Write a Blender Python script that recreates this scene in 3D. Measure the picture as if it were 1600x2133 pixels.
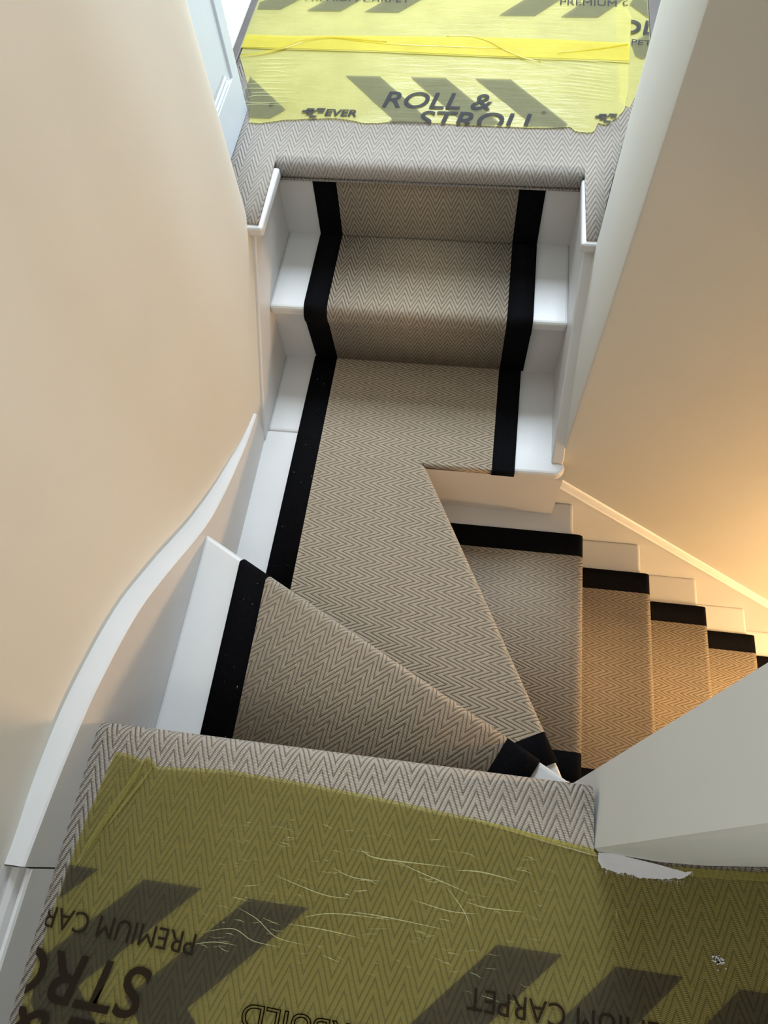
import bpy, bmesh, math, random
from mathutils import Vector, noise
for o in list(bpy.data.objects): bpy.data.objects.remove(o)
random.seed(7)
S = bpy.context.scene
COL = S.collection
# ---------------------------------------------------------------- camera
cam = bpy.data.cameras.new('camera'); co = bpy.data.objects.new('camera', cam); COL.objects.link(co)
cam.sensor_fit = 'HORIZONTAL'; cam.sensor_width = 36; cam.lens = 1472.88 / 1600 * 36; cam.clip_start = .01
co.location = (0, 0, 1.0767); co.rotation_euler = (.471, .0569, .131)
S.camera = co
# ---------------------------------------------------------------- light
S.view_settings.view_transform = 'Standard'; S.view_settings.look = 'None'
S.view_settings.gamma = 1; S.view_settings.use_curve_mapping = False
S.view_settings.exposure = 0.0
w = bpy.data.worlds.new('world'); S.world = w; w.use_nodes = True
w.node_tree.nodes['Background'].inputs[0].default_value = (.75, .85, 1, 1)
w.node_tree.nodes['Background'].inputs[1].default_value = .35
def area(name, loc, target, sx, sy, power, col):
    l = bpy.data.lights.new(name, 'AREA'); l.shape = 'RECTANGLE'; l.size = sx; l.size_y = sy; l.energy = power; l.color = col
    o = bpy.data.objects.new(name, l); COL.objects.link(o); o.location = loc
    o.rotation_euler = (Vector(target) - Vector(loc)).to_track_quat('-Z', 'Y').to_euler(); return o
area('hall_daylight', (-.1, 2.75, 1.75), (-.1, 1.75, 0), 1.0, 1.0, 100, (.76, .88, 1))
area('overhead_fill', (-.05, 1.25, 2.3), (-.35, .5, 0), .5, .6, 2.9, (.92, .96, 1))  # added overhead fill; the ceiling has no opening here
area('side_fill', (2.6, .56, 1.25), (-.5, .5, -.1), .5, 1.1, 6, (1, .97, .93))  # added side light to lift the left wall; no window is known there
area('landing_fill_top', (.55, -1.05, 2.25), (.25, -.2, 0), .5, .5, 10, (1, .98, .95))  # added fill over the near landing, not a known fitting
area('landing_fill_front', (-.1, -1.25, 1.7), (-.1, .9, .2), .9, .9, 5.5, (.95, .97, 1))  # added fill from behind the camera, no real window
def point(name, loc, power, col, r):
    l = bpy.data.lights.new(name, 'POINT'); l.energy = power; l.color = col; l.shadow_soft_size = r
    o = bpy.data.objects.new(name, l); COL.objects.link(o); o.location = loc; return o
point('downstairs_lamp', (1.85, .30, -.74), 76, (1, .62, .30), .05)
def spot(name, loc, target, power, col, ang, blend, r):
    l = bpy.data.lights.new(name, 'SPOT'); l.energy = power; l.color = col; l.spot_size = math.radians(ang); l.spot_blend = blend; l.shadow_soft_size = r
    o = bpy.data.objects.new(name, l); COL.objects.link(o); o.location = loc
    o.rotation_euler = (Vector(target) - Vector(loc)).to_track_quat('-Z', 'Y').to_euler(); return o

# ---------------------------------------------------------------- helpers
H = .21
class NT:
    def __init__(s, name):
        s.m = bpy.data.materials.new(name); s.m.use_nodes = True; s.t = s.m.node_tree; s.t.nodes.clear()
        s.out = s.n('ShaderNodeOutputMaterial')
    def n(s, typ, **k):
        x = s.t.nodes.new(typ)
        for a, b in k.items(): setattr(x, a, b)
        return x
    def l(s, a, b): s.t.links.new(a, b)
    def math(s, op, a, b=None, c=None):
        x = s.n('ShaderNodeMath', operation=op)
        for i, v in enumerate((a, b, c)):
            if v is None: continue
            if isinstance(v, (int, float)): x.inputs[i].default_value = v
            else: s.l(v, x.inputs[i])
        return x.outputs[0]
    def noise(s, vec, scale, detail=3, rough=.5):
        x = s.n('ShaderNodeTexNoise'); x.inputs['Scale'].default_value = scale; x.inputs['Detail'].default_value = detail
        x.inputs['Roughness'].default_value = rough
        if vec is not None: s.l(vec, x.inputs['Vector'])
        return x.outputs['Fac']
    def ramp(s, fac, stops):
        x = s.n('ShaderNodeValToRGB'); e = x.color_ramp.elements
        while len(e) < len(stops): e.new(.5)
        for i, (p, c) in enumerate(stops):
            e[i].position = p; e[i].color = tuple(c) + (1,)
        s.l(fac, x.inputs[0]); return x.outputs[0]
def mat_simple(name, col, rough=.5, bump=0, scale=60, vary=.04, spec=.5, bscale2=None):
    t = NT(name); tc = t.n('ShaderNodeTexCoord').outputs['Object']
    p = t.n('ShaderNodeBsdfPrincipled'); p.inputs['Roughness'].default_value = rough; p.inputs['Specular IOR Level'].default_value = spec
    f = t.noise(tc, scale / 6, 4)
    c = t.ramp(f, [(.3, [x * (1 - vary) for x in col]), (.7, [min(1, x * (1 + vary)) for x in col])])
    t.l(c, p.inputs['Base Color'])
    if bump:
        b = t.n('ShaderNodeBump'); b.inputs['Strength'].default_value = bump; b.inputs['Distance'].default_value = .002
        t.l(t.noise(tc, scale, 4), b.inputs['Height']); t.l(b.outputs[0], p.inputs['Normal'])
    t.l(p.outputs[0], t.out.inputs[0]); return t.m
def mat_carpet(name, light, dark, worn=0):
    """flat-woven herringbone wool: columns run along v, one zigzag every 37 mm"""
    t = NT(name); uv = t.n('ShaderNodeUVMap').outputs[0]; sp = t.n('ShaderNodeSeparateXYZ'); t.l(uv, sp.inputs[0])
    wob = t.math('MULTIPLY', t.math('SUBTRACT', t.noise(uv, 60, 2), .5), .0014)
    u = t.math('ADD', sp.outputs[0], wob); v = t.math('ADD', sp.outputs[1], wob)
    PERIOD = .0372
    tri = t.math('ABSOLUTE', t.math('SUBTRACT', t.math('FRACT', t.math('DIVIDE', u, PERIOD)), .5))  # 0..0.5
    ph = t.math('ADD', t.math('DIVIDE', v, .0185), t.math('MULTIPLY', tri, 2 * 2.4))
    fr = t.math('FRACT', ph)
    saw = t.math('ABSOLUTE', t.math('SUBTRACT', fr, .5))         # 0.5 at the groove, 0 on the ridge
    # cross ribs of the twisted yarn
    rib = t.math('SINE', t.math('MULTIPLY', t.math('SUBTRACT', t.math('DIVIDE', v, .0021), t.math('MULTIPLY', tri, 5)), 6.2832))
    ns = t.noise(uv, 900, 2); ns2 = t.noise(uv, 25, 3)
    g = t.math('ADD', saw, t.math('ADD', t.math('MULTIPLY', t.math('SUBTRACT', ns, .5), .16), t.math('MULTIPLY', rib, .035)))
    c = t.ramp(g, [(.22, light), (.36, [a * .70 + b * .30 for a, b in zip(light, dark)]), (.45, dark)])
    mx = t.n('ShaderNodeMix', data_type='RGBA', blend_type='MULTIPLY'); mx.inputs[0].default_value = .35
    t.l(c, mx.inputs[6]); t.l(t.ramp(ns2, [(.3, (.78, .78, .78)), (.7, (1, 1, 1))]), mx.inputs[7])
    p = t.n('ShaderNodeBsdfPrincipled'); p.inputs['Roughness'].default_value = .95; p.inputs['Specular IOR Level'].default_value = .15
    p.inputs['Sheen Weight'].default_value = .25; p.inputs['Sheen Roughness'].default_value = .6
    t.l(mx.outputs[2], p.inputs['Base Color'])
    hgt = t.math('ADD', t.math('SUBTRACT', .5, t.math('POWER', t.math('MULTIPLY', saw, 2), 2.2)), t.math('ADD', t.math('MULTIPLY', rib, .20), t.math('MULTIPLY', ns, .35)))
    b = t.n('ShaderNodeBump'); b.inputs['Strength'].default_value = .9; b.inputs['Distance'].default_value = .0022
    t.l(hgt, b.inputs['Height']); t.l(b.outputs[0], p.inputs['Normal'])
    t.l(p.outputs[0], t.out.inputs[0]); return t.m
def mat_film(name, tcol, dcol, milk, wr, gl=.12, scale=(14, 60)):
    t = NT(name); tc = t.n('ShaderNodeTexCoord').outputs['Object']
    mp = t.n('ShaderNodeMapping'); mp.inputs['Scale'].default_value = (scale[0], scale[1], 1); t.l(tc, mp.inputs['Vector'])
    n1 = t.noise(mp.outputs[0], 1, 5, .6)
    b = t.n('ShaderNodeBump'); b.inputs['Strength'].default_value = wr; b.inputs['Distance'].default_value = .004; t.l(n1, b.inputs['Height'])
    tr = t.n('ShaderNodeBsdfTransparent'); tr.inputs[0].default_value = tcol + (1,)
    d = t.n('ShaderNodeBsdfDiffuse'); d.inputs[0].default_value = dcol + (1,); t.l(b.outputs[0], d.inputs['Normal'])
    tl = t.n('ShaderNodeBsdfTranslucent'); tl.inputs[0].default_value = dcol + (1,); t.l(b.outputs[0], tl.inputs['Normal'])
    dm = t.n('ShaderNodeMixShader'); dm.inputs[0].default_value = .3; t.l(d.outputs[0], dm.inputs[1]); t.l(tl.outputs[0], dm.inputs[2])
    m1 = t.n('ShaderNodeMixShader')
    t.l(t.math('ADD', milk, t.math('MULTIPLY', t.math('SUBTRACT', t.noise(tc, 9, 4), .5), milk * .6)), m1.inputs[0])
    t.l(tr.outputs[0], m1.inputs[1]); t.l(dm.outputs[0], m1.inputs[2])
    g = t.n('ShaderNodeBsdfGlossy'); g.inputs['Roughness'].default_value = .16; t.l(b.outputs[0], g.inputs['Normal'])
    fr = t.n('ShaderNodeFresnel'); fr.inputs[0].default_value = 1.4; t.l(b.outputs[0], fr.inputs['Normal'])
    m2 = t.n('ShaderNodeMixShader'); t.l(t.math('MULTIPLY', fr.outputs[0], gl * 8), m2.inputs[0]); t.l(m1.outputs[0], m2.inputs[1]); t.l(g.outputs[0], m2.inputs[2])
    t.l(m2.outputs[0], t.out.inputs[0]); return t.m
def mat_ink(name, tcol, dcol, op):
    t = NT(name)
    tr = t.n('ShaderNodeBsdfTransparent'); tr.inputs[0].default_value = tcol + (1,)
    d = t.n('ShaderNodeBsdfDiffuse'); d.inputs[0].default_value = dcol + (1,)
    m = t.n('ShaderNodeMixShader'); m.inputs[0].default_value = op; t.l(tr.outputs[0], m.inputs[1]); t.l(d.outputs[0], m.inputs[2])
    t.l(m.outputs[0], t.out.inputs[0]); return t.m
def mat_ribs(name, light, dark):
    t = NT(name); tc = t.n('ShaderNodeTexCoord').outputs['Object']; sp = t.n('ShaderNodeSeparateXYZ'); t.l(tc, sp.inputs[0])
    y = t.math('ADD', sp.outputs[1], t.math('MULTIPLY', t.noise(tc, 40, 3), .004))
    s = t.math('MULTIPLY', t.math('ADD', t.math('SINE', t.math('MULTIPLY', y, 6.2832 / .007)), 1), .5)
    p = t.n('ShaderNodeBsdfPrincipled'); p.inputs['Roughness'].default_value = .95
    t.l(t.ramp(s, [(0, dark), (.5, light)]), p.inputs['Base Color'])
    b = t.n('ShaderNodeBump'); b.inputs['Strength'].default_value = .6; b.inputs['Distance'].default_value = .003; t.l(s, b.inputs['Height']); t.l(b.outputs[0], p.inputs['Normal'])
    t.l(p.outputs[0], t.out.inputs[0]); return t.m

M = dict(
    plaster=mat_simple('cream_plaster', (.63, .61, .55), .75, .12, 30, .015, .3),
    white=mat_simple('white_gloss_paint', (.585, .58, .57), .38, .15, 45, .02, .4),
    reveal=mat_simple('white_wall_paint', (.70, .70, .66), .7, .1, 30, .015, .3),
    door=mat_simple('white_door_paint', (.72, .78, .86), .4, .05, 45, .01, .4),
    black=mat_simple('black_twill_tape', (.0035, .0034, .0042), .95, .5, 900, .3, .06),
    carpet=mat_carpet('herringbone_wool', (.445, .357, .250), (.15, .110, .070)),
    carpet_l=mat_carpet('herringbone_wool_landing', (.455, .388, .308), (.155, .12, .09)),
    carpet_f=mat_carpet('herringbone_wool_daylit', (.47, .415, .36), (.27, .23, .195)),  # paler copy of the wool, far daylight put into its colour
    strip=mat_simple('dark_threshold_metal', (.10, .085, .08), .5, .1, 80, .1),
    ribs=mat_ribs('ribbed_white_carpet', (.78, .76, .74), (.5, .47, .44)),
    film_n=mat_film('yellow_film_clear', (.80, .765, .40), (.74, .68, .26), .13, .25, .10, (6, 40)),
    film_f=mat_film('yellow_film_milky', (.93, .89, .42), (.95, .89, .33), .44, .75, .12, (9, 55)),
    fold_n=mat_film('near_film_fold', (.80, .76, .36), (.74, .68, .24), .22, .2, .10),
    overlap=mat_film('yellow_film_double', (.95, .87, .25), (.92, .82, .14), .42, .5, .10, (9, 60)),
    fold=mat_film('yellow_film_fold', (.92, .80, .18), (.85, .76, .10), .35, .3, .12),
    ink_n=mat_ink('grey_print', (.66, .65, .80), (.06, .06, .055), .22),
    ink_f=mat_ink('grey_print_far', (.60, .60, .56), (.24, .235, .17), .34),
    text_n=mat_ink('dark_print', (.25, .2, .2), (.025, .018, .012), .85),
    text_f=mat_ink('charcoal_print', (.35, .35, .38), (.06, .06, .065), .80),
    crease=mat_ink('film_crease', (1, 1, .9), (.8, .8, .45), .35),
    paint=mat_simple('dried_white_paint', (.62, .62, .64), .7, .4, 200, .05),
    concrete=mat_simple('subfloor', (.3, .27, .24), .9, .1, 20, .1),
)
def setp(o, label=None, cat=None, group=None, kind=None):
    for k, v in (('label', label), ('category', cat), ('group', group), ('kind', kind)):
        if v: o[k] = v
    return o
def empty(name, loc=(0, 0, 0), **k):
    o = bpy.data.objects.new(name, None); COL.objects.link(o); o.location = loc; return setp(o, **k)
def link(name, bm, mat, parent=None, smooth=None, **k):
    me = bpy.data.meshes.new(name); bm.to_mesh(me); bm.free(); me.materials.append(mat)
    if smooth is not None:
        me.shade_smooth() if smooth else me.shade_flat()
    o = bpy.data.objects.new(name, me); COL.objects.link(o)
    if parent:
        o.parent = parent; o.location = -parent.location
    return setp(o, **k)
def bevel(o, wd, seg=3, ang=40):
    b = o.modifiers.new('bevel', 'BEVEL'); b.width = wd; b.segments = seg; b.limit_method = 'ANGLE'; b.angle_limit = math.radians(ang); b.harden_normals = False
    return o
def prism(pts, z0, z1, bm=None):
    """vertical prism on a footprint polygon"""
    bm = bm or bmesh.new()
    a = [bm.verts.new((x, y, z0)) for x, y in pts]; b = [bm.verts.new((x, y, z1)) for x, y in pts]
    n = len(pts); bm.faces.new(a[::-1]); bm.faces.new(b)
    for i in range(n): bm.faces.new((a[i], a[(i + 1) % n], b[(i + 1) % n], b[i]))
    bmesh.ops.recalc_face_normals(bm, faces=bm.faces); return bm
def box(x0, x1, y0, y1, z0, z1, bm=None): return prism([(x0, y0), (x1, y0), (x1, y1), (x0, y1)], z0, z1, bm)
def yzprism(pts, x0, x1, bm=None):
    bm = bm or bmesh.new()
    a = [bm.verts.new((x0, y, z)) for y, z in pts]; b = [bm.verts.new((x1, y, z)) for y, z in pts]
    n = len(pts); bm.faces.new(a[::-1]); bm.faces.new(b)
    for i in range(n): bm.faces.new((a[i], a[(i + 1) % n], b[(i + 1) % n], b[i]))
    bmesh.ops.recalc_face_normals(bm, faces=bm.faces); return bm
def xzprism(pts, y0, y1, bm=None):
    bm = bm or bmesh.new()
    a = [bm.verts.new((x, y0, z)) for x, z in pts]; b = [bm.verts.new((x, y1, z)) for x, z in pts]
    n = len(pts); bm.faces.new(a[::-1]); bm.faces.new(b)
    for i in range(n): bm.faces.new((a[i], a[(i + 1) % n], b[(i + 1) % n], b[i]))
    bmesh.ops.recalc_face_normals(bm, faces=bm.faces); return bm

class Profile:
    """polyline (n, z); unrolled coordinate tau = arc length + start n"""
    def __init__(s, pts):
        s.p = pts; s.t = [pts[0][0]]
        for a, b in zip(pts, pts[1:]): s.t.append(s.t[-1] + math.hypot(b[0] - a[0], b[1] - a[1]))
    def ev(s, t):
        if t <= s.t[0]: return (s.p[0][0] + t - s.t[0], s.p[0][1])
        for i in range(len(s.t) - 1):
            if t <= s.t[i + 1] + 1e-9:
                f = (t - s.t[i]) / (s.t[i + 1] - s.t[i]); a, b = s.p[i], s.p[i + 1]
                return (a[0] + (b[0] - a[0]) * f, a[1] + (b[1] - a[1]) * f)
        return s.p[-1]
    @property
    def end(s): return s.t[-1]
def nosing(front, zt, r, zend, back=.02, a1=-50, steps=9, full=False):
    """arc over a nosing whose face is at n=front, then the drop to the tread below"""
    out = []
    for i in range(steps + 1):
        a = math.radians(90 + (a1 - 90) * i / steps); out.append((front - r + r * math.cos(a), zt - r + r * math.sin(a)))
    if zend is not None: out.append((front - back, zend))
    return out
def bent(name, polys, prof, origin, sdir, ndir, mat, vang=None, parent=None, thick=.007, uvmode='world', flat_from=None, merge=True, **k):
    """polys: lists of (s,tau); bends them over the profile. uv: v runs along world angle vang (unrolled)"""
    bm = bmesh.new()
    for i_, poly in enumerate(polys):
        f_ = bm.faces.new([bm.verts.new((a, b, 0)) for a, b in poly])
        if flat_from is not None and i_ >= flat_from: f_.material_index = 1
    if flat_from is not None and merge: bmesh.ops.remove_doubles(bm, verts=bm.verts, dist=1e-5)
    for t in prof.t[1:-1]:
        fs_ = [f for f in bm.faces if f.material_index == 0]
        g = list({v for f in fs_ for v in f.verts}) + list({e for f in fs_ for e in f.edges}) + fs_
        bmesh.ops.bisect_plane(bm, geom=g, plane_co=(0, t, 0), plane_no=(0, 1, 0), dist=1e-6)
    bmesh.ops.triangulate(bm, faces=[f for f in bm.faces if len(f.verts) > 4])
    uvl = bm.loops.layers.uv.new('UVMap')
    s0 = Vector(sdir); n0 = Vector(ndir); o0 = Vector(origin)
    va = math.radians(vang if vang is not None else math.degrees(math.atan2(n0.y, n0.x)))
    vd = Vector((math.cos(va), math.sin(va))); ud = Vector((vd.y, -vd.x))
    for f in bm.faces:
        for lp in f.loops:
            s_, t_, _ = lp.vert.co
            wv = o0 + s0 * s_ + n0 * t_; lp[uvl].uv = (wv.dot(ud), wv.dot(vd))
    for v in bm.verts:
        s_, t_, _ = v.co; n_, z_ = prof.ev(t_) if not (flat_from is not None and all(f.material_index == 1 for f in v.link_faces)) else (t_, prof.p[0][1]); p = o0 + s0 * s_ + n0 * n_; v.co = (p.x, p.y, z_)
    for f in bm.faces: f.material_index = 0
    bm.normal_update()
    if (s0.x * n0.y - s0.y * n0.x) < 0 and bm.faces: 
        pass
    for f in bm.faces:   # outward side: up or along +n
        ref = Vector((n0.x, n0.y, 1.0))
        if f.normal.dot(ref) < 0: f.normal_flip()
    o = link(name, bm, mat, parent, True, **k)
    if not thick: return o
    sm = o.modifiers.new('thickness', 'SOLIDIFY'); sm.thickness = thick; sm.offset = -1
    o.data.shade_smooth() if False else None
    return o
def rect(s0, s1, t0, t1): return [(s0, t0), (s1, t0), (s1, t1), (s0, t1)]

# ---------------------------------------------------------------- the shell
DEEP = -2.3; TOP = 2.4
def catmull(P, n=8):
    out = []
    for i in range(len(P) - 1):
        p0 = P[max(i - 1, 0)]; p1 = P[i]; p2 = P[i + 1]; p3 = P[min(i + 2, len(P) - 1)]
        for j in range(n):
            t = j / n
            out.append(tuple(.5 * (2 * b + (c - a) * t + (2 * a - 5 * b + 4 * c - d) * t * t + (3 * b - a - 3 * c + d) * t ** 3) for a, b, c, d in zip(p0, p1, p2, p3)))
    out.append(tuple(P[-1])); return out
WL = [(-.545, -1.45), (-.543, -.30), (-.541, -.065), (-.547, .034), (-.551, .127), (-.553, .25), (-.556, .39), (-.558, .49), (-.555, .587), (-.546, .677), (-.536, .78), (-.5225, .912), (-.520, 1.05), (-.5235, 1.204), (-.555, 1.275), (-.604, 1.387)]
wlc = catmull(WL, 6)
o = link('wall_left', prism([(-.80, 1.387), (-.80, -1.45)] + wlc, DEEP, TOP), M['plaster'], kind='structure')
o.data.shade_smooth(); o.data.set_sharp_from_angle(angle=math.radians(35))
# right: reveal beside the far steps, then the long wall over the lower flight
o = link('wall_right', prism([(.300, 1.575), (.2955, 1.573), (.293, 1.567), (.262, 1.40), (.225, 1.197), (.226, 1.1), (.228, .951), (.2305, .945), (.235, .943), (2.7, .943), (2.7, 1.2), (.42, 1.2), (.42, 1.575)], DEEP, TOP), M['plaster'], kind='structure')
o.data.shade_smooth(); o.data.set_sharp_from_angle(angle=math.radians(30))
# the reveal beside the far steps is painted white
o.data.materials.append(M['reveal'])
for p in o.data.polygons:
    if p.normal.x < -.5 and p.center.x < .31: p.material_index = 1
# the wall end between landing and stairwell
link('wall_front', prism([(.2185, .058), (.2225, .054), (.30, .052), (.36, .055), (.46, .066), (2.7, .075), (2.7, .178), (.2310, .168)], DEEP, TOP), M['reveal'], kind='structure')
link('wall_back', box(-1.9, 2.0, 3.1, 3.2, -.3, TOP), M['reveal'], kind='structure')
link('wall_far_left', box(-2.0, -1.9, 1.387, 3.2, -.3, TOP), M['plaster'], kind='structure')
link('wall_far_right', box(1.9, 2.0, 1.2, 3.2, -.3, TOP), M['plaster'], kind='structure')
link('wall_near', box(-.8, 2.7, -1.5, -1.4, -.3, TOP), M['plaster'], kind='structure')
link('wall_end', box(2.7, 2.8, -1.5, 1.2, DEEP, TOP), M['plaster'], kind='structure')
link('ceiling', box(-2.0, 2.8, -1.5, 3.2, TOP, TOP + .1), M['reveal'], kind='structure')
link('floor_lower', box(-.8, 2.8, -.1, 1.2, DEEP - .1, DEEP), M['concrete'], kind='structure')
# landing sub-floors
link('floor', prism([(-.80, -1.45), (2.7, -1.45), (2.7, .05), (.2185, .05), (.2185, .11), (-.515, .11), (-.5155, .11), (-.5155, -.06), (-.80, -.06)], -.10, -.004), M['concrete'], kind='structure')
link('floor_far', prism([(-1.9, 1.39), (-.54, 1.39), (-.54, 1.435), (.26, 1.435), (.26, 1.42), (.35, 1.42), (.42, 1.5), (1.9, 1.5), (1.9, 3.1), (-1.9, 3.1)], -.10, -.004), M['white'], kind='structure')

link('floor_upper', box(1.32, 2.7, .178, .943, -.34, -.004), M['reveal'], kind='structure')  # unseen slab, edge placed to keep lamp light off the upper wall

# left skirting: a sweeping white string whose top follows the winders
bz = [(.93, -.322), (.901, -.317), (.841, -.306), (.766, -.283), (.681, -.253), (.596, -.214), (.53, -.170), (.441, -.100), (.35, -.032), (.279, .007), (.207, .036), (.152, .054), (.085, .069), (.029, .079), (-.03, .087), (-.062, .091)]
def wall_x(y):
    for a, b in zip(wlc, wlc[1:]):
        if a[1] <= y <= b[1]: return a[0] + (b[0] - a[0]) * (y - a[1]) / (b[1] - a[1] + 1e-12)
    return -.545
bzc = catmull(bz, 4)
bm = bmesh.new(); prev = None
for y, z in bzc:
    xo = min(wall_x(y) - .004, -.519)
    ring = [bm.verts.new(c) for c in ((-.515, y, -.75), (-.515, y, z - .003), (-.518, y, z), (xo, y, z + .001), (xo, y, -.75))]
    if prev:
        for i in range(5): bm.faces.new((prev[i], prev[(i + 1) % 5], ring[(i + 1) % 5], ring[i]))
    else: bm.faces.new(ring)
    prev = ring
bm.faces.new(prev[::-1]); bmesh.ops.recalc_face_normals(bm, faces=bm.faces)
o = link('baseboard_left', bm, M['white'], kind='structure'); o.data.shade_smooth(); o.data.set_sharp_from_angle(angle=math.radians(35))
sk = [(-.515, -.02), (-.515, .066), (-.517, .070), (-.521, .0705), (-.5235, .064), (-.5245, .064), (-.528, .075), (-.534, .082), (-.538, .078), (-.5385, .085), (-.5405, .095), (-.544, .100), (-.56, .100), (-.56, -.02)]
o = link('baseboard_landing', xzprism(sk, -1.4, -.064), M['white'], kind='structure')
# string against the long wall, with its bead
sl = -.872
def zs(x): return -.495 + (x - .174) * -.865
o = link('baseboard_right', xzprism([(.10, zs(.10)), (.174, zs(.174)), (2.3, zs(2.3)), (2.3, zs(2.3) - .6), (.10, zs(.1) - .6)], .928, .955), M['white'], kind='structure'); bevel(o, .0015, 2)
ln = math.hypot(1, .865)
pr = [(.9255, 0), (.9255, .004), (.930, .006), (.932, .010), (.936, .0105), (.939, .016), (.9435, .019), (.95, .019), (.95, 0)]
bm = bmesh.new(); rings = []
for x in (.165, 2.3):
    rings.append([bm.verts.new((x + d * .65, y, zs(x) + d * .76)) for y, d in pr])
for i in range(len(pr)): bm.faces.new((rings[0][i], rings[0][(i + 1) % len(pr)], rings[1][(i + 1) % len(pr)], rings[1][i]))
bm.faces.new(rings[0]); bm.faces.new(rings[1][::-1]); bmesh.ops.recalc_face_normals(bm, faces=bm.faces)
link('trim_1', bm, M['white'], kind='structure')

# ---------------------------------------------------------------- painted staircase
st = empty('staircase', (0, .9, -.42), label='white painted wooden staircase with winders branching to two landings', cat='staircase')
def tread(poly, k, th=.03, dz=-.004, name='tread'):
    return bevel(link(name, prism(poly, -k * H + dz - th, -k * H + dz), M['white'], st), .009, 3)
def riser(p0, p1, k_top, thick=.02):
    (x0, y0), (x1, y1) = p0, p1; d = Vector((x1 - x0, y1 - y0)).normalized(); n = Vector((-d.y, d.x)) * thick
    return link('riser', prism([(x0, y0), (x1, y1), (x1 + n.x, y1 + n.y), (x0 + n.x, y0 + n.y)], -(k_top + 1) * H - .006, -k_top * H - .030), M['white'], st)
# upper winder
tread([(-.518, .10), (.2285, .10), (.2285, .163), (.20, .1785), (-.12, .348), (-.518, .558)], 1)
# quarter landing in two boards with the joint left of the runner
tread([(-.400, .39), (.05, .15), (.26, .165), (.2375, .215), (-.106, .885), (.222, .890), (.232, .900), (.2385, .912), (.2335, .925), (.228, .955), (.228, 1.215), (-.514, 1.215), (-.514, .9503), (-.400, .9503)], 2)
bevel(link('tread', prism([(-.518, .45), (-.4005, .39), (-.4005, .9495), (-.518, .9495)], -2 * H - .034, -2 * H - .0045), M['white'], st), .0008, 1)
# first winder of the lower flight, then straight treads
tread([(-.115, .918), (-.105, .86), (.195, .275), (.23, .182), (.295, .182), (.295, .93), (-.115, .93)], 3)
for i in range(1, 9):
    x1 = .297 + i * .2257
    tread([(x1 - .245, .18), (x1, .18), (x1, .93), (x1 - .245, .93)], 3 + i)
# far steps
tread([(-.513, 1.172), (.206, 1.172), (.206, 1.445), (-.513, 1.445)], 1)
# risers
riser((.2185, .098), (-.518, .098), 0)          # under near landing (hidden side)
riser((.21, .148), (-.518, .532), 1)
riser((.2265, .20), (-.118, .872), 2)
riser((.236, .911), (-.118, .911), 2)
riser((.275, .18), (.275, .93), 3)
for i in range(1, 8): riser((.277 + i * .2257, .18), (.277 + i * .2257, .93), 3 + i)
riser((-.513, 1.193), (.206, 1.193), 1, )
riser((-.513, 1.428), (.206, 1.428), 0, )
# boxed-in strings each side of the far steps
for x0, x1 in ((-.545, -.5115), (.2035, .232)):
    bevel(link('stringer', yzprism([(1.43, -.02), (1.225, -.02), (1.212, -.028), (.922, -.418), (.922, -.46), (1.43, -.46)], x0, x1), M['white'], st), .004, 3)
for (x0, x1) in ((-.53, -.4895), (.1945, .2315)):
    bevel(link('string_cap', box(x0, x1, 1.1975, 1.398, -.026, -.001), M['white'], st), .006, 3)
for x in (-.529, .2115):   # thin scotia line running down each box
    pass

# ---------------------------------------------------------------- carpets
C = M['carpet']; B = M['black']; ZC = .004
def dot(a, b): return a[0] * b[0] + a[1] * b[1]
def st_of(p, org, sd, nd): q = (p[0] - org[0], p[1] - org[1]); return (dot(q, sd), dot(q, nd))
# -- far flight runner (waterfall over one step)
far = empty('stair_runner', (-.15, 1.3, -.2), label='beige herringbone runner with black borders climbing the two far steps', cat='carpet')
pts = [(-1.424, -.015), (-1.424, -.10), (-1.420, -H - .012 + ZC), (-1.414, -H + ZC)] + nosing(-1.161, -H + ZC, .031, -2 * H + ZC, back=.028, a1=-40)
pf = Profile(pts)
for nm, a, b, m in (('black_border', -.4254, -.3678, B), ('carpet_field', -.3678, .0627, C), ('black_border', .0627, .1235, B)):
    bent(nm, [rect(a, b, pf.t[0], pf.end)], pf, (0, 0), (1, 0), (0, -1), m, parent=far)
# -- quarter landing piece
q = empty('stair_runner', (-.1, .8, -.42), label='large beige herringbone carpet piece covering the quarter landing, black tape along both sides', cat='carpet')
o2 = (-.102, .886); d2 = Vector((.339, -.66)).normalized(); n2 = (-d2.y, d2.x)
pf2 = Profile([(-1.0, -2 * H + ZC)] + nosing(0, -2 * H + ZC, .016, -3 * H + ZC, back=.018))
T2 = lambda x, y: st_of((x, y), o2, d2, n2)
se = .676
def w1y(x): return .558 - .527 * (x + .52)
tl_ = T2(-.3695, .886)
fld = [tl_, (0, 0), (0, pf2.end), (se, pf2.end), (se, T2(.072, .214)[1]), T2(-.3695, w1y(-.3695) - .03)]
flat = [T2(-.3695, 1.1985), T2(.0615, 1.1985), T2(.0615, .884), (0, 0), tl_]
bent('carpet_field', [fld, flat], pf2, o2, d2, n2, C, vang=0, parent=q, flat_from=1, merge=False, thick=0)
bent('black_border', [[T2(-.430, 1.1985), T2(-.3695, 1.1985), T2(-.3695, w1y(-.37) - .03), T2(-.434, w1y(-.43) - .03)]], pf2, o2, d2, n2, B, parent=q)
fl = Profile([(-1, 0)] + [(0, 0)])
bm = prism([(.0615, .882), (.1165, .882), (.1185, 1.1985), (.0615, 1.1985)], -2 * H - .003, -2 * H + ZC)
bevel(link('black_border', bm, B, q), .003, 2)
bent('black_border', [[(se, T2(.072, .214)[1]), (se, pf2.end), (.738, pf2.end), (.738, -.10)]], pf2, o2, d2, n2, B, parent=q)
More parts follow.
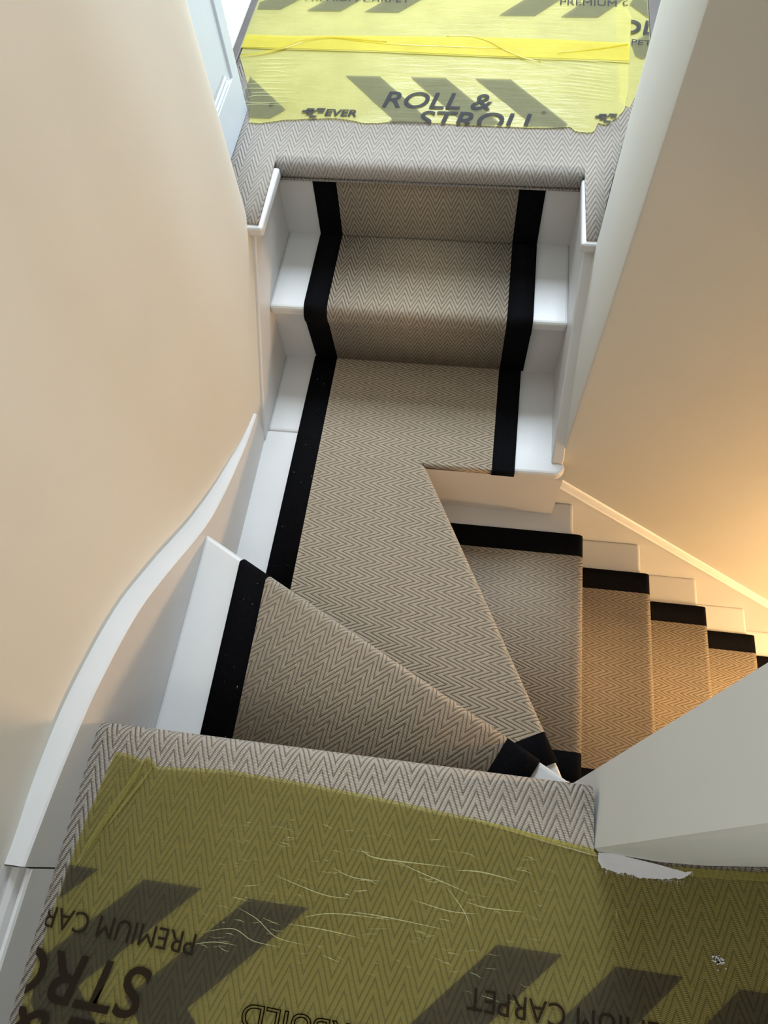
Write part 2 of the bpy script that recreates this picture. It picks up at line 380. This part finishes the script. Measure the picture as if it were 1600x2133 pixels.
# lip turned over the edge facing the camera
lp = Profile([(-.004, -2 * H + ZC)] + nosing(.004, -2 * H + ZC, .008, None, a1=-90, steps=6) + [(-.006, -2 * H + ZC - .017)])
bent('turned_edge', [rect(-.103, .0615, lp.t[0], lp.end)], lp, (0, .884), (1, 0), (0, -1), C, vang=0, parent=q, thick=.004)
bent('turned_edge', [rect(.0615, .1165, lp.t[0], lp.end + .0)], lp, (0, .882), (1, 0), (0, -1), B, parent=q, thick=.004)
# -- upper winder piece
u = empty('stair_runner', (-.2, .35, -.21), label='wedge shaped herringbone carpet piece on the winder just below the near landing', cat='carpet')
o1 = (-.52, .562); d1 = Vector((.8847, -.466)).normalized(); n1 = (-d1.y, d1.x)
pf1 = Profile([(-1.0, -H + ZC)] + nosing(0, -H + ZC, .019, -2 * H + ZC, back=.016))
T1 = lambda x, y: st_of((x, y), o1, d1, n1)
yb = .118
def lim(x): return T1(x, w1y(x) - .02)
s_a = T1(-.4265, w1y(-.4265))[0]; s_b = T1(-.3665, w1y(-.3665))[0]
bent('black_border', [[T1(-.4265, yb), T1(-.3665, yb), (s_b, -.012), (s_b, pf1.end), (s_a, pf1.end), (s_a, -.012)]], pf1, o1, d1, n1, B, parent=u)
bent('carpet_field', [[T1(-.3665, yb), T1(.058, yb), (.718, -.012), (.718, pf1.end), (s_b, pf1.end), (s_b, -.012)]], pf1, o1, d1, n1, C, vang=61, parent=u)
bent('black_border', [[T1(.058, yb), T1(.128, yb), (.783, -.012), (.783, pf1.end), (.718, pf1.end), (.718, -.012)]], pf1, o1, d1, n1, B, parent=u)
# -- lower flight runner
lo = empty('stair_runner', (.6, .5, -1.1), label='long beige herringbone runner with black borders descending the lower flight to the right', cat='carpet')
pp = [(-.2, -3 * H + ZC)]
for i in range(8):
    zt = -(3 + i) * H + ZC
    pp += nosing(.3205 + i * .2257, zt, .017, zt - H + .004, back=.020)
    pp += [(.3205 + i * .2257 - .015, zt - H)]
pf3 = Profile(pp)
def dx(y): return -.104 + (.88 - y) * .5136 - .02
Y = [.222, .285, .773, .8345]
for nm, a, b, m in (('black_border', Y[0], Y[1], B), ('carpet_field', Y[1], Y[2], C), ('black_border', Y[2], Y[3], B)):
    bent(nm, [[(a, dx(a)), (a, pf3.end), (b, pf3.end), (b, dx(b))]], pf3, (0, 0), (0, 1), (1, 0), m, vang=0, parent=lo)
bm = bmesh.new(); rl = random.Random(5)
for i in range(26):
    t_ = rl.random(); x = rl.uniform(-.42, -.372); y = rl.uniform(.55, 1.15) if i % 2 else rl.uniform(.16, .48)
    z = (-2 * H if i % 2 else -H) + ZC + .0006; a = rl.uniform(0, 3.1); L = rl.uniform(.0012, .0032)
    bm.faces.new([bm.verts.new(c) for c in ((x, y, z), (x + L * math.cos(a), y + L * math.sin(a), z + .0006), (x + L * .4, y + .0005, z + .0004))])
link('lint', bm, M['paint'], q, kind='stuff')
# -- near landing carpet
CL = M['carpet_l']
n_ = Profile([(-2, ZC)] + nosing(.140, ZC, .022, -H + .01, back=.03, a1=-80, steps=12))
nl = empty('landing_carpet', (-.1, 0, 0), label='grey beige herringbone carpet wrapped over the nosing of the near landing', cat='carpet')
bent('carpet_field', [[(-.5155, -.9), (1.6, -.9), (1.6, .0700), (.46, .0655), (.36, .0545), (.2178, .0535), (.2178, n_.end), (-.5155, n_.end)]], n_, (0, 0), (1, 0), (0, 1), CL, parent=nl)
# -- far landing carpet
fc = empty('landing_carpet', (-.15, 1.8, 0), label='herringbone carpet of the far landing, coloured pale for daylight, with narrow tongues beside the steps', cat='carpet')
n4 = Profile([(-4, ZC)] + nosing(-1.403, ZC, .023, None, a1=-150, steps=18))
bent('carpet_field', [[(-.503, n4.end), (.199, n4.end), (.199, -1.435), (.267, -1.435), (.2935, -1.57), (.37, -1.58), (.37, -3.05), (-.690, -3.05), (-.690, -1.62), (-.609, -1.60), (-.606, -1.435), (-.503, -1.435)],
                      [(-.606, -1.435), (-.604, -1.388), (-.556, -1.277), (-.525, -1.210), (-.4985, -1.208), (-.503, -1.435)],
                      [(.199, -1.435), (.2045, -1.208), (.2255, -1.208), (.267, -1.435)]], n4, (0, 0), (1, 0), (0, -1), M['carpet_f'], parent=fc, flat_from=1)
# frayed edge tufts of the landing carpet along the skirting and tongues
bm = bmesh.new()
for i in range(260):
    y = random.uniform(-.25, .12) if i < 120 else random.uniform(-.10, -.04)
    x = -.514 + random.uniform(0, .003); a = random.uniform(0, 6.28); L = random.uniform(.001, .004); z = .004
    v = [bm.verts.new(c) for c in ((x, y, z), (x + .0007, y + .0007, z), (x + L * .6 * math.cos(a), y + L * math.sin(a), z + random.uniform(.001, .003)))]
    bm.faces.new(v)
link('frayed_yarn', bm, mat_simple('loose_yarn', (.42, .36, .30), .9, 0, 200, .3), nl, kind='stuff')
# room carpets and threshold strips beyond
setp(bevel(link('room_carpet', box(-1.9, -.701, 1.50, 3.05, -.004, .009), M['ribs']), .003, 2), 'off-white ribbed carpet beyond the threshold at top left', 'carpet')
setp(bevel(link('threshold_strip', box(-.700, -.678, 1.60, 3.05, -.004, .010), M['strip']), .003, 2), 'dark brown threshold strip between the ribbed carpet and the yellow film', 'strip')
setp(bevel(link('threshold_strip', box(.357, .402, 1.60, 3.05, -.004, .010), M['strip']), .003, 2), 'dark grey threshold strip, widened over the shadow beside it, at the right end of the far landing', 'strip')  # strip made wider to stand in for the shadow beyond it
setp(bevel(link('room_carpet', box(.403, 1.9, 1.60, 3.05, -.004, .007), M['ribs']), .003, 2), 'pale ribbed carpet beyond the dark strip at far right', 'carpet')

# ---------------------------------------------------------------- panelled door on the left of the far landing
dr = empty('door_1', (-.62, 1.48, .02), kind='structure')
link('stile', box(-.650, -.607, 1.546, 1.588, .006, 2.0), M['door'], dr)
link('bottom_rail', box(-.650, -.607, 1.30, 1.5459, .006, .112), M['door'], dr)
link('panel', box(-.640, -.612, 1.30, 1.5459, .112, 1.95), M['door'], dr)
bm = yzprism([(1.528, .124), (1.5459, .112), (1.5459, 1.95), (1.528, 1.95)], -.640, -.6235)
link('panel_recess', bm, mat_simple('door_recess_shade', (.62, .63, .66), .5, 0, 40, .01), dr)  # greyer colour holds the shade on the sloped moulding
for z0, d in ((.112, 0), (.124, .004), (.136, .009)):
    bevel(link('moulding', box(-.640, -.6085 - d * .3, 1.30, 1.522 - d, z0, z0 + .011), M['door'], dr), .004, 2)
link('raised_panel', box(-.640, -.6080, 1.30, 1.510, .150, 1.95), M['door'], dr)

# ---------------------------------------------------------------- yellow protective film
def clip_bm(bm, planes):
    for co_, no in planes:
        g = list(bm.verts) + list(bm.edges) + list(bm.faces)
        bmesh.ops.bisect_plane(bm, geom=g, plane_co=co_, plane_no=no, clear_outer=True, dist=1e-7)
def sheet(name, poly, z, mat, amp, freq, step=.012, parent=None, seed=0, **k):
    bm = bmesh.new(); bm.faces.new([bm.verts.new((x, y, 0)) for x, y in poly])
    xs = [p[0] for p in poly]; ys = [p[1] for p in poly]
    x = min(xs) + step
    while x < max(xs):
        bmesh.ops.bisect_plane(bm, geom=list(bm.verts) + list(bm.edges) + list(bm.faces), plane_co=(x, 0, 0), plane_no=(1, 0, 0)); x += step * 2
    y = min(ys) + step
    while y < max(ys):
        bmesh.ops.bisect_plane(bm, geom=list(bm.verts) + list(bm.edges) + list(bm.faces), plane_co=(0, y, 0), plane_no=(0, 1, 0)); y += step
    for v in bm.verts:
        v.co.z = z + amp * (noise.noise(Vector((v.co.x * freq[0] + seed, v.co.y * freq[1], seed))) * .5 + .5)
    for f in bm.faces:
        if f.normal.z < 0: f.normal_flip()
    bmesh.ops.triangulate(bm, faces=[f for f in bm.faces if len(f.verts) > 4])
    return link(name, bm, mat, parent, True, **k)
def wob(pts, n=6, a=.002, seed=1):
    rnd = random.Random(seed); out = []
    for p, q_ in zip(pts, pts[1:]):
        for i in range(n):
            f = i / n; out.append((p[0] + (q_[0] - p[0]) * f + (rnd.uniform(-a, a) if i else 0), p[1] + (q_[1] - p[1]) * f + (rnd.uniform(-a, a) if i else 0)))
    out.append(pts[-1]); return out
def text_bm(txt, width, height, shear=.0, bold=.0, outline=False):
    cu = bpy.data.curves.new('t', 'FONT'); cu.body = txt; cu.size = 1; cu.shear = shear; cu.offset = bold; cu.resolution_u = 5
    if outline: cu.fill_mode = 'NONE'; cu.bevel_depth = .018; cu.bevel_resolution = 0
    ob = bpy.data.objects.new('t', cu); COL.objects.link(ob); bpy.context.view_layer.update()
    dg = bpy.context.evaluated_depsgraph_get(); me = bpy.data.meshes.new_from_object(ob.evaluated_get(dg))
    bm = bmesh.new(); bm.from_mesh(me); bpy.data.objects.remove(ob); bpy.data.meshes.remove(me)
    xs = [v.co.x for v in bm.verts]; ys = [v.co.y for v in bm.verts]
    x0, x1, y0 = min(xs), max(xs), 0.0; y1 = max(ys)
    for v in bm.verts: v.co = ((v.co.x - x0) / (x1 - x0) * width, (v.co.y - y0) / (y1 - y0) * height, 0)
    return bm
def place(bm, org, ang, z):
    c, s_ = math.cos(ang), math.sin(ang)
    for v in bm.verts: x, y = v.co.x, v.co.y; v.co = (org[0] + x * c - y * s_, org[1] + x * s_ + y * c, z)
    return bm
def islands(name, bm, mat, parent):
    bm.verts.ensure_lookup_table(); seen = set(); outs = []
    for v in bm.verts:
        if v.index in seen or not v.link_faces: continue
        stack = [v]; comp = set()
        while stack:
            q_ = stack.pop()
            if q_.index in comp: continue
            comp.add(q_.index); stack += [e.other_vert(q_) for e in q_.link_edges]
        seen |= comp; nb = bmesh.new(); mp_ = {}
        for f in bm.faces:
            if f.verts[0].index in comp:
                for x_ in f.verts:
                    if x_.index not in mp_: mp_[x_.index] = nb.verts.new(x_.co)
                nb.faces.new([mp_[x_.index] for x_ in f.verts])
        outs.append(link(name, nb, mat, parent))
    bm.free(); return outs
def poly_bm(pts, z, bm=None):
    bm = bm or bmesh.new(); f = bm.faces.new([bm.verts.new((x, y, z)) for x, y in pts])
    f.normal_update()
    if f.normal.z < 0: f.normal_flip()
    return bm

# near sheet
nf_edge = [(-.476, .098), (-.457, .0965), (-.443, .094), (-.432, .090), (-.4245, .0975), (-.415, .090), (-.407, .085), (-.372, .088), (-.301, .0935), (-.214, .091), (-.073, .084), (.063, .0735), (.13, .0655), (.215, .0575), (.2235, .050), (.30, .0475), (.36, .0505), (.46, .0585), (1.3, .064)]
nf_left = [(-.501, -.9), (-.5045, -.30), (-.505, -.198), (-.4995, -.143), (-.499, -.103), (-.496, -.055), (-.490, .014), (-.481, .068), (-.476, .098)]
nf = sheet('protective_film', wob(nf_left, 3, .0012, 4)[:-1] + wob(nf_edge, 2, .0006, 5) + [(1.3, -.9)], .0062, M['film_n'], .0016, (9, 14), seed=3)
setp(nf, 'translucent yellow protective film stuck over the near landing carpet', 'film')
NZ = .0088
nearclip = [((-.497, 0, 0), (-1, -.02, 0))]
bmf = bmesh.new()
def chev(x, y, wd, arm, slope, flip, z, lowlen=1.0, uplen=1.0):
    """< shaped stripe: top-left corner at (x,y); the arm runs down-left then down-right"""
    a = arm * slope * flip
    return [[(x, y), (x + wd, y), (x + wd - a, y - arm), (x - a, y - arm)],
            [(x - a, y - arm), (x + wd - a, y - arm), (x + wd - a + a * lowlen, y - arm - arm * lowlen), (x - a + a * lowlen, y - arm - arm * lowlen)]]
for x in (-.534, -.385, -.2365, .095, .244, .393, .72, .87, 1.02):
    y = -.0605 - .024 * (x + .35)
    bm = bmesh.new()
    for pl in chev(x, y, .0825, .130, 1.03, 1, NZ): poly_bm(pl, NZ, bm)
    bmesh.ops.remove_doubles(bm, verts=bm.verts, dist=1e-5)
    clip_bm(bm, nearclip)
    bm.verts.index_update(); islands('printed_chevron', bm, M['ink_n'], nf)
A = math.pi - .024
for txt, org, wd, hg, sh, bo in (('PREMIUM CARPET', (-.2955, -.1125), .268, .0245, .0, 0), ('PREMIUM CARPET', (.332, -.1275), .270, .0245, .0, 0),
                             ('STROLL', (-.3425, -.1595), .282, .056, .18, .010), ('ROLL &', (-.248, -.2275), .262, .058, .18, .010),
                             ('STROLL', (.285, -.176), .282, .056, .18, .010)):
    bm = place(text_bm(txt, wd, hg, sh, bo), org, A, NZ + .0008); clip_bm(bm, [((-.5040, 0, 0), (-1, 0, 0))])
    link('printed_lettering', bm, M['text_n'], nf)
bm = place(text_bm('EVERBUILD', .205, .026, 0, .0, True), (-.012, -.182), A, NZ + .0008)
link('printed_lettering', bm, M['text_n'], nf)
# fold strip at the upper left corner and the turned up edge
def ribbon(name, pts, wd, z, mat, parent, arch=.0):
    bm = bmesh.new(); L = []
    n = len(pts)
    for i, p in enumerate(pts):
        a = pts[max(i - 1, 0)]; b = pts[min(i + 1, n - 1)]; d = Vector((b[0] - a[0], b[1] - a[1])).normalized()
        wv = wd * (math.sin(math.pi * (i + .35) / (n - .3)) if n > 2 else 1)
        L.append((bm.verts.new((p[0] - d.y * wv / 2, p[1] + d.x * wv / 2, z)), bm.verts.new((p[0], p[1], z + arch)), bm.verts.new((p[0] + d.y * wv / 2, p[1] - d.x * wv / 2, z))))
    for a, b in zip(L, L[1:]):
        for i in (0, 1):
            f = bm.faces.new((a[i], a[i + 1], b[i + 1], b[i])); f.normal_update()
            if f.normal.z < 0: f.normal_flip()
    return link(name, bm, mat, parent, True)
ribbon('film_fold', catmull([(-.428, .092), (-.436, .068), (-.450, .035), (-.465, .0), (-.478, -.035), (-.487, -.06)], 4), .010, NZ, M['fold_n'], nf, .0012)
ribbon('film_fold', catmull([(-.412, .088), (-.425, .060), (-.441, .03), (-.458, -.005)], 4), .005, NZ, M['fold_n'], nf, .001)
ribbon('film_fold', catmull([(.04, .0735), (.09, .0685), (.15, .060), (.20, .0535), (.222, .0495), (.27, .046)], 3), .0065, NZ, M['fold_n'], nf, .0010)
ribbon('film_fold', catmull([(.25, .0465), (.31, .0445), (.38, .047), (.50, .056), (.60, .058)], 3), .010, NZ, M['fold_n'], nf, .0010)
# long light creases
cr = [[(-.098, .018), (-.078, .008), (-.03, .008), (.035, .010)], [(.035, .007), (.07, .009), (.12, .004)], [(-.13, -.012), (-.10, -.020), (-.06, -.019)],
      [(-.16, -.075), (-.12, -.065), (-.04, -.062)], [(-.10, -.060), (-.05, -.060), (.03, -.064)], [(-.29, -.11), (-.25, -.10), (-.22, -.11), (-.18, -.112)],
      [(-.25, -.075), (-.22, -.085), (-.19, -.102), (-.15, -.105)], [(.02, -.01), (.05, -.04), (.06, -.06)], [(-.21, -.03), (-.14, -.045), (-.10, -.045)],
      [(.245, -.010), (.246, -.024)], [(-.30, -.125), (-.27, -.118), (-.24, -.118)], [(-.06, .012), (-.02, .0), (.03, -.012), (.06, -.020)],
      [(-.18, -.085), (-.13, -.085), (-.08, -.088)], [(-.02, -.035), (.03, -.042), (.07, -.040)], [(.05, -.028), (.08, -.032), (.13, -.030)]]
for i, c in enumerate(cr):
    ribbon('film_crease', catmull(c, 5), .0016 if i < 2 else .0011, NZ + .0002, M['crease'], nf, .0004)
# small curls and scratches
rnd = random.Random(11)
for i in range(120):
    x = rnd.uniform(-.30, .16); y = rnd.uniform(-.13, .04); a = rnd.uniform(-.35, .25); L = rnd.uniform(.004, .026)
    ribbon('film_crease', [(x, y), (x + L / 2 * math.cos(a), y + L / 2 * math.sin(a) + rnd.uniform(-.002, .002)), (x + L * math.cos(a), y + L * math.sin(a))], rnd.choice((.0004, .0005, .0008)), NZ + .0002, M['crease'], nf, .0003)
# dried paint smear on the film at the wall foot, with brushed bristly edge
def smear(outline, z, thick, seed):
    rnd = random.Random(seed); pts = []
    for p, q_ in zip(outline, outline[1:] + outline[:1]):
        for i in range(5):
            f = i / 5; j = rnd.uniform(-.0016, .0008) if p[1] < .045 else 0
            pts.append((p[0] + (q_[0] - p[0]) * f, p[1] + (q_[1] - p[1]) * f + j))
    return prism(pts, z, z + thick)
bm = smear([(.2225, .053), (.2215, .044), (.226, .0365), (.236, .0335), (.2485, .0315), (.258, .033), (.276, .0300), (.295, .0305), (.318, .034), (.335, .0385), (.343, .046), (.335, .0445), (.322, .0455), (.300, .0485), (.27, .0515), (.245, .054)], NZ, .0012, 3)
ps = link('paint_smear', bm, M['paint']); setp(ps, 'dried white paint smear with bristly edge on the yellow film by the wall foot', 'paint')
bm = bmesh.new()
for i in range(70):
    x = rnd.uniform(.23, .35); y = .0315 + .00 + (.012 if x > .335 else 0) + rnd.uniform(0, .003); L = rnd.uniform(.002, .006)
    v = [bm.verts.new(c) for c in ((x, y, NZ + .0006), (x + .0006, y, NZ + .0006), (x + rnd.uniform(-.001, .002), y - L, NZ + .001))]; bm.faces.new(v)
link('paint_bristles', bm, M['paint'], ps, kind='stuff')
bm = bmesh.new(); rf = random.Random(21)
for k_ in range(34):
    x = .3695 + rf.gauss(0, .0042); y = -.0515 + rf.gauss(0, .0035) - (x - .3695) * .5; n_p = 5; rr = rf.uniform(.0005, .0021)
    prism([(x + rr * rf.uniform(.5, 1.6) * math.cos(6.283 * q_ / n_p), y + rr * rf.uniform(.3, 1) * math.sin(6.283 * q_ / n_p)) for q_ in range(n_p)], NZ, NZ + .0007, bm)
link('paint_flake', bm, M['paint'], kind='stuff'); setp(bpy.data.objects['paint_flake'], 'small crumbled white paint flake on the near yellow film, lower right', 'paint')

# far sheets
ff_front = [(-.635, 1.705), (-.6135, 1.66), (-.592, 1.542), (-.565, 1.540), (-.535, 1.548), (-.50, 1.556), (-.44, 1.562), (-.385, 1.566), (-.345, 1.560), (-.312, 1.5525), (-.28, 1.554), (-.245, 1.562), (-.19, 1.564), (-.153, 1.561), (-.04, 1.557), (.071, 1.5535), (.12, 1.556), (.165, 1.562), (.1755, 1.5485), (.185, 1.544), (.212, 1.5445), (.220, 1.5495), (.228, 1.579), (.245, 1.573), (.272, 1.600), (.289, 1.634), (.298, 1.70), (.300, 1.78), (.306, 1.89)]
FZ = .0062
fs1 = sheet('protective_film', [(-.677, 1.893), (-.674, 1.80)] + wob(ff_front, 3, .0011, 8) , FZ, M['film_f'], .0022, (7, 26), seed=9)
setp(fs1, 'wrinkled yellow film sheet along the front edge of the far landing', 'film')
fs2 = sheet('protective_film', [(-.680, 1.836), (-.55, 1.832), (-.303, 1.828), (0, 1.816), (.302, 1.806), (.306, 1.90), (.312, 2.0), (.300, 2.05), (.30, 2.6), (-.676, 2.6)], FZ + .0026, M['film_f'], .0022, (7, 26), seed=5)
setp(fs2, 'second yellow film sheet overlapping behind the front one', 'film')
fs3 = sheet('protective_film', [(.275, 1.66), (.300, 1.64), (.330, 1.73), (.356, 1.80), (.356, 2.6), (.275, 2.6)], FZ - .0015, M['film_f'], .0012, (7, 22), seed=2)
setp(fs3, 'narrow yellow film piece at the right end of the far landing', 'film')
FT = FZ + .0030
clip1 = [((0, 1.5575, 0), (0, -1, 0)), ((.300, 0, 0), (1, 0, 0))]
for x in (-.386, -.223, -.065):      # > stripes, upper arms only reach the cut edge
    bm = poly_bm([(x, 1.731), (x + .086, 1.731), (x + .086 + .139, 1.569), (x + .139, 1.569)], FT)
    poly_bm([(x + .139, 1.569), (x + .225, 1.569), (x + .10, 1.42), (x + .014, 1.42)], FT, bm)
    bmesh.ops.remove_doubles(bm, verts=bm.verts, dist=1e-5); clip_bm(bm, clip1)
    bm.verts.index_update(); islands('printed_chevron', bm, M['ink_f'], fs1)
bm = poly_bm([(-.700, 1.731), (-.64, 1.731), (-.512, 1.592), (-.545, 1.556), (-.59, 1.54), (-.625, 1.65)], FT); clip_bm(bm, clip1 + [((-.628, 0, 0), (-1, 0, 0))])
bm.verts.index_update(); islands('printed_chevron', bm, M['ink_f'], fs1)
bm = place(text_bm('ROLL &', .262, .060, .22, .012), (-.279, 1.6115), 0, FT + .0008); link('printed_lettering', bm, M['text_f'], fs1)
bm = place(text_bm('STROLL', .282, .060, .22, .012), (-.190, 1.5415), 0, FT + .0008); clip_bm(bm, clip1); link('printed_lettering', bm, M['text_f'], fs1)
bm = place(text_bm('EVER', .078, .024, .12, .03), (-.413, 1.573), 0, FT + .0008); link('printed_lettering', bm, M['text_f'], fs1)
# chequered flag emblem left of the small wordmark
def flag(x0, y0, sc, parent, clip=None):
    bm = bmesh.new()
    for (a, b, w_, h_) in ((-.036, .024, .020, .009), (-.010, .026, .022, .009), (-.046, .016, .020, .009), (-.024, .017, .014, .006), (-.034, .007, .018, .008), (-.024, -.004, .018, .008), (-.006, .014, .016, .006)):
        poly_bm([(x0 + (a) * sc, y0 + b * sc), (x0 + (a + w_) * sc, y0 + b * sc), (x0 + (a + w_ - .004) * sc, y0 + (b - h_) * sc), (x0 + (a - .004) * sc, y0 + (b - h_) * sc)], FT + .0008, bm)
    return link('printed_emblem', bm, M['text_f'], parent)
flag(-.424, 1.575, .95, fs1); flag(.262, 1.588, .85, fs1)
for org in ((.098, 1.600), (-.556, 1.600)):
    bm = place(text_bm('®', .011, .012, .1, 0), org, 0, FT + .0008); link('printed_lettering', bm, M['text_f'], fs1)
# second sheet prints: lower arms of the next row
FT2 = FT + .0026
for x in (-.70, -.535, -.378, -.023, .135):
    bm = poly_bm([(x, 2.0 - .02 * (x + .3)), (x + .092, 2.0 - .02 * (x + .3)), (x + .092 + .17, 2.2), (x + .17, 2.2)], FT2)
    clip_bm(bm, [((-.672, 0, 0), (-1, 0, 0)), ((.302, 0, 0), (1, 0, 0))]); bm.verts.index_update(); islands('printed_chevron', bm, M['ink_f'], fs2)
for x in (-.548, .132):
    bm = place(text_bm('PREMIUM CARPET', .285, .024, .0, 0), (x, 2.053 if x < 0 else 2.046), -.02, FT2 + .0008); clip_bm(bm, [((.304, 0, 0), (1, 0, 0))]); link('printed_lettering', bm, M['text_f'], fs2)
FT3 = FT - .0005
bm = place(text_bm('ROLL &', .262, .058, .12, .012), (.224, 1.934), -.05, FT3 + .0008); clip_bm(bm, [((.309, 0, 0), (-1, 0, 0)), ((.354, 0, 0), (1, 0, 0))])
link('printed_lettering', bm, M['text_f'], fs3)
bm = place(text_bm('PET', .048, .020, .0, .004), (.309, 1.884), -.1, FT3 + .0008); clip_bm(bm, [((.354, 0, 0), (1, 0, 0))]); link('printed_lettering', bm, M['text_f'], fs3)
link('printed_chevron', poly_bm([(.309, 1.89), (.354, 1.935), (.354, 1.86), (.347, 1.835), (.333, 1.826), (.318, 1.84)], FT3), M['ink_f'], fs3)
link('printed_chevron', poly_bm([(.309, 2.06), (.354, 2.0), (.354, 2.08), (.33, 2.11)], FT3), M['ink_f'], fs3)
ov = catmull([(-.676, 1.893), (-.55, 1.889), (-.35, 1.896), (-.10, 1.897), (.10, 1.895), (.303, 1.883)], 5); un = catmull([(.303, 1.812), (.0, 1.820), (-.30, 1.832), (-.55, 1.836), (-.677, 1.838)], 5)
fo = sheet('film_overlap', ov + un, FT2 - .0012, M['overlap'], .0012, (7, 30), parent=fs2, seed=5)
# creased seam lines and folds over the overlap
ribbon('film_fold', catmull([(-.672, 1.80), (-.62, 1.812), (-.56, 1.84), (-.512, 1.872), (-.45, 1.885), (-.38, 1.880), (-.30, 1.868)], 4), .012, FT2, M['fold'], fs2, .002)
ribbon('film_fold', catmull([(-.15, 1.897), (-.09, 1.900), (-.04, 1.880), (0, 1.845), (.05, 1.812), (.09, 1.795)], 4), .006, FT2, M['fold'], fs2, .0025)
ribbon('film_fold', catmull([(-.46, 1.885), (-.30, 1.862), (-.15, 1.855), (.0, 1.848)], 4), .005, FT2, M['fold'], fs2, .0015)
ribbon('film_fold', catmull([(.13, 1.835), (.2, 1.85), (.27, 1.868), (.30, 1.875)], 4), .004, FT2, M['fold'], fs2, .002)
for i in range(12):
    y = 1.60 + i * .017; ribbon('film_crease', catmull([(-.63 + rnd.uniform(0, .02), y), (-.58, y + rnd.uniform(-.006, .01)), (-.52 + rnd.uniform(0, .05), y + rnd.uniform(-.004, .01))], 4), .0024, FT + .0002, M['crease'], fs1, .0012)
    y = 1.66 + i * .014; ribbon('film_crease', catmull([(.10 + rnd.uniform(0, .06), y + .02), (.20, y + .01), (.28, y + rnd.uniform(-.012, .0))], 4), .0020, FT + .0002, M['crease'], fs1, .0012)
